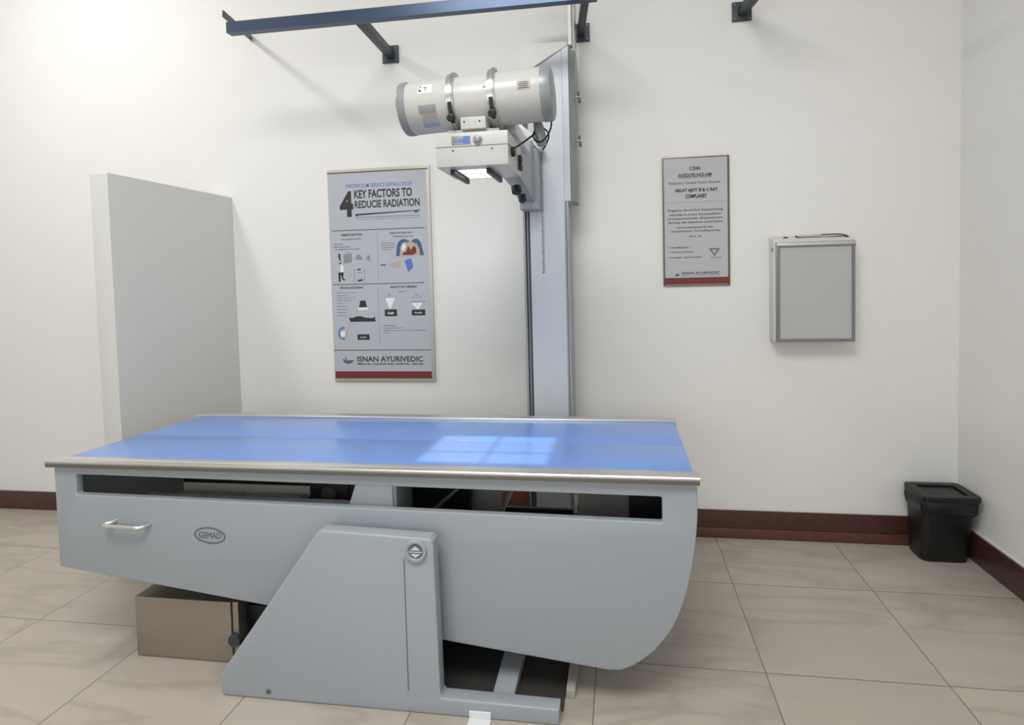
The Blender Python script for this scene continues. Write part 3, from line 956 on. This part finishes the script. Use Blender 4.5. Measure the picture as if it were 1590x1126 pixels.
poly(b, [(.17, .912), (.20, .905), (.20, .895), (.215, .905), (.245, .910), (.235, .922), (.185, .922)], YP, ux2, vz2)
b.build('bowl_logo', M_INK2, P2)
bars('red_band', [(.012, .985, .935, .988)], M_INKRED, P2, YP, ux2, vz2)

# ------------------------------------------------------------ x-ray film viewer
V = thing('film_viewer', (1.753, 0, 1.066), 'unlit wall-mounted film viewer box with pale grey screen', 'light box')
MB().hexa([(1.556, -.088, 1.070), (1.945, -.088, 1.070), (1.945, 0, 1.070), (1.556, 0, 1.070),
           (1.556, -.088, 1.592), (1.945, -.088, 1.592), (1.945, 0, 1.618), (1.556, 0, 1.618)], .008).build('body', M_VBOX, V)
fo = [(1.566, 1.073), (1.942, 1.073), (1.942, 1.580), (1.566, 1.580)]
fi = [(1.584, 1.088), (1.928, 1.088), (1.928, 1.556), (1.584, 1.556)]
MB().plate(fo, [fi], -.102, -.087, .002).build('frame', M_VFRAME, V)
MB().box(1.583, 1.929, -.094, -.0885, 1.087, 1.557, 0).build('screen', M_SCREEN, V)
MB().box(1.568, 1.938, -.107, -.1, 1.560, 1.578, .003).build('film_clip', M_ALU, V)
MB().lathe((1.62, -.07, 1.599), (0, 0, 1), [(0, .012), (.006, .011), (.010, .006), (.010, 0)], 18).build('switch_knob', M_INK, V)
MB().box(1.60, 1.90, -.086, -.07, 1.592, 1.600, .001).build('hood', M_VBOX, V)
MB().box(1.675, 1.80, -.05, -.03, 1.606, 1.617, .002).build('top_clip', M_CREAM, V)
k = MB()
k.tube([(1.672, -.06, 1.612), (1.69, -.068, 1.602), (1.76, -.068, 1.601), (1.84, -.068, 1.602), (1.90, -.068, 1.604), (1.93, -.07, 1.592), (1.944, -.08, 1.570), (1.947, -.09, 1.555)], .0028, 8, 5)
k.tube([(1.76, -.04, 1.615), (1.84, -.04, 1.617), (1.90, -.045, 1.615), (1.925, -.06, 1.60)], .0028, 8, 5)
k.build('power_cord', M_CABLE, V)
MB().box(1.552, 1.557, -.080, -.070, 1.535, 1.553, .001).build('side_switch', M_INK2, V)

# ------------------------------------------------------------ waste bin
W = thing('waste_bin', (2.31, -.12, 0), 'black plastic waste bin with bag and square lid in the right corner', 'bin')
def sq(cx, cy, hx, hy, z, r=.035, n=6):
    pts = []
    for (sx, sy, a0) in ((1, 1, 0), (-1, 1, 90), (-1, -1, 180), (1, -1, 270)):
        for i in range(n + 1):
            a = math.radians(a0 + 90 * i / n)
            pts.append((cx + sx * (hx - r) + r * math.cos(a), cy + sy * (hy - r) + r * math.sin(a), z))
    return pts
def loft(rings, wob=None):
    b = bmesh.new()
    R_ = [[b.verts.new(p) for p in r] for r in rings]
    n = len(R_[0])
    for A, B_ in zip(R_, R_[1:]):
        for i in range(n):
            j = (i + 1) % n
            b.faces.new([A[i], A[j], B_[j], B_[i]])
    b.faces.new(R_[0][::-1])
    b.faces.new(R_[-1])
    bmesh.ops.recalc_face_normals(b, faces=b.faces[:])
    o = MB()
    o._merge(b)
    return o
loft([sq(2.322, -.110, .100, .070, 0), sq(2.322, -.110, .106, .076, .008), sq(2.319, -.128, .114, .090, .20), sq(2.318, -.137, .118, .097, .300)]).build('bin_body', M_BIN, W)
rnd = random.Random(4)
rings = []
for k_, (z, g_) in enumerate(((.248, -.001), (.258, .004), (.272, .007), (.29, .009), (.305, .010), (.322, .006))):
    rr_ = []
    for i, p in enumerate(sq(2.318, -.138, .116 + g_, .094 + g_, z, .03, 10)):
        f = .006 * math.sin(i * 1.9 + k_ * .8) * (1 - k_ / 6) + rnd.uniform(-.002, .002)
        dx, dy = p[0] - 2.318, p[1] + .138
        l = math.hypot(dx, dy)
        rr_.append((p[0] + dx / l * f, p[1] + dy / l * f, p[2] + rnd.uniform(-.003, .003) * (k_ < 2)))
    rings.append(rr_)
loft(rings).build('bin_bag', M_BLACK, W, sharp=60)
lid = MB()
def rect(cx, cy, hx, hy, r=.02, n=5):
    return [(p[0], p[1]) for p in sq(cx, cy, hx, hy, 0, r, n)]
lid.plate(rect(2.318, -.148, .128, .108, .025), [rect(2.318, -.148, .088, .070, .015)], .322, .346, .005, axis='z')
lid.build('lid_frame', M_BIN, W)
MB().plate(rect(2.318, -.148, .086, .068, .014), [], .322, .338, .003, axis='z').build('lid_flap', M_BIN, W)

# ------------------------------------------------------------ brown board behind the table
WB = MB().box(.05, .276, -.045, -.017, 0, .235, .003).build('wooden_board', M_WOOD)
tag(WB, 'brown wooden board standing at the wall, seen through the table slot', 'board')
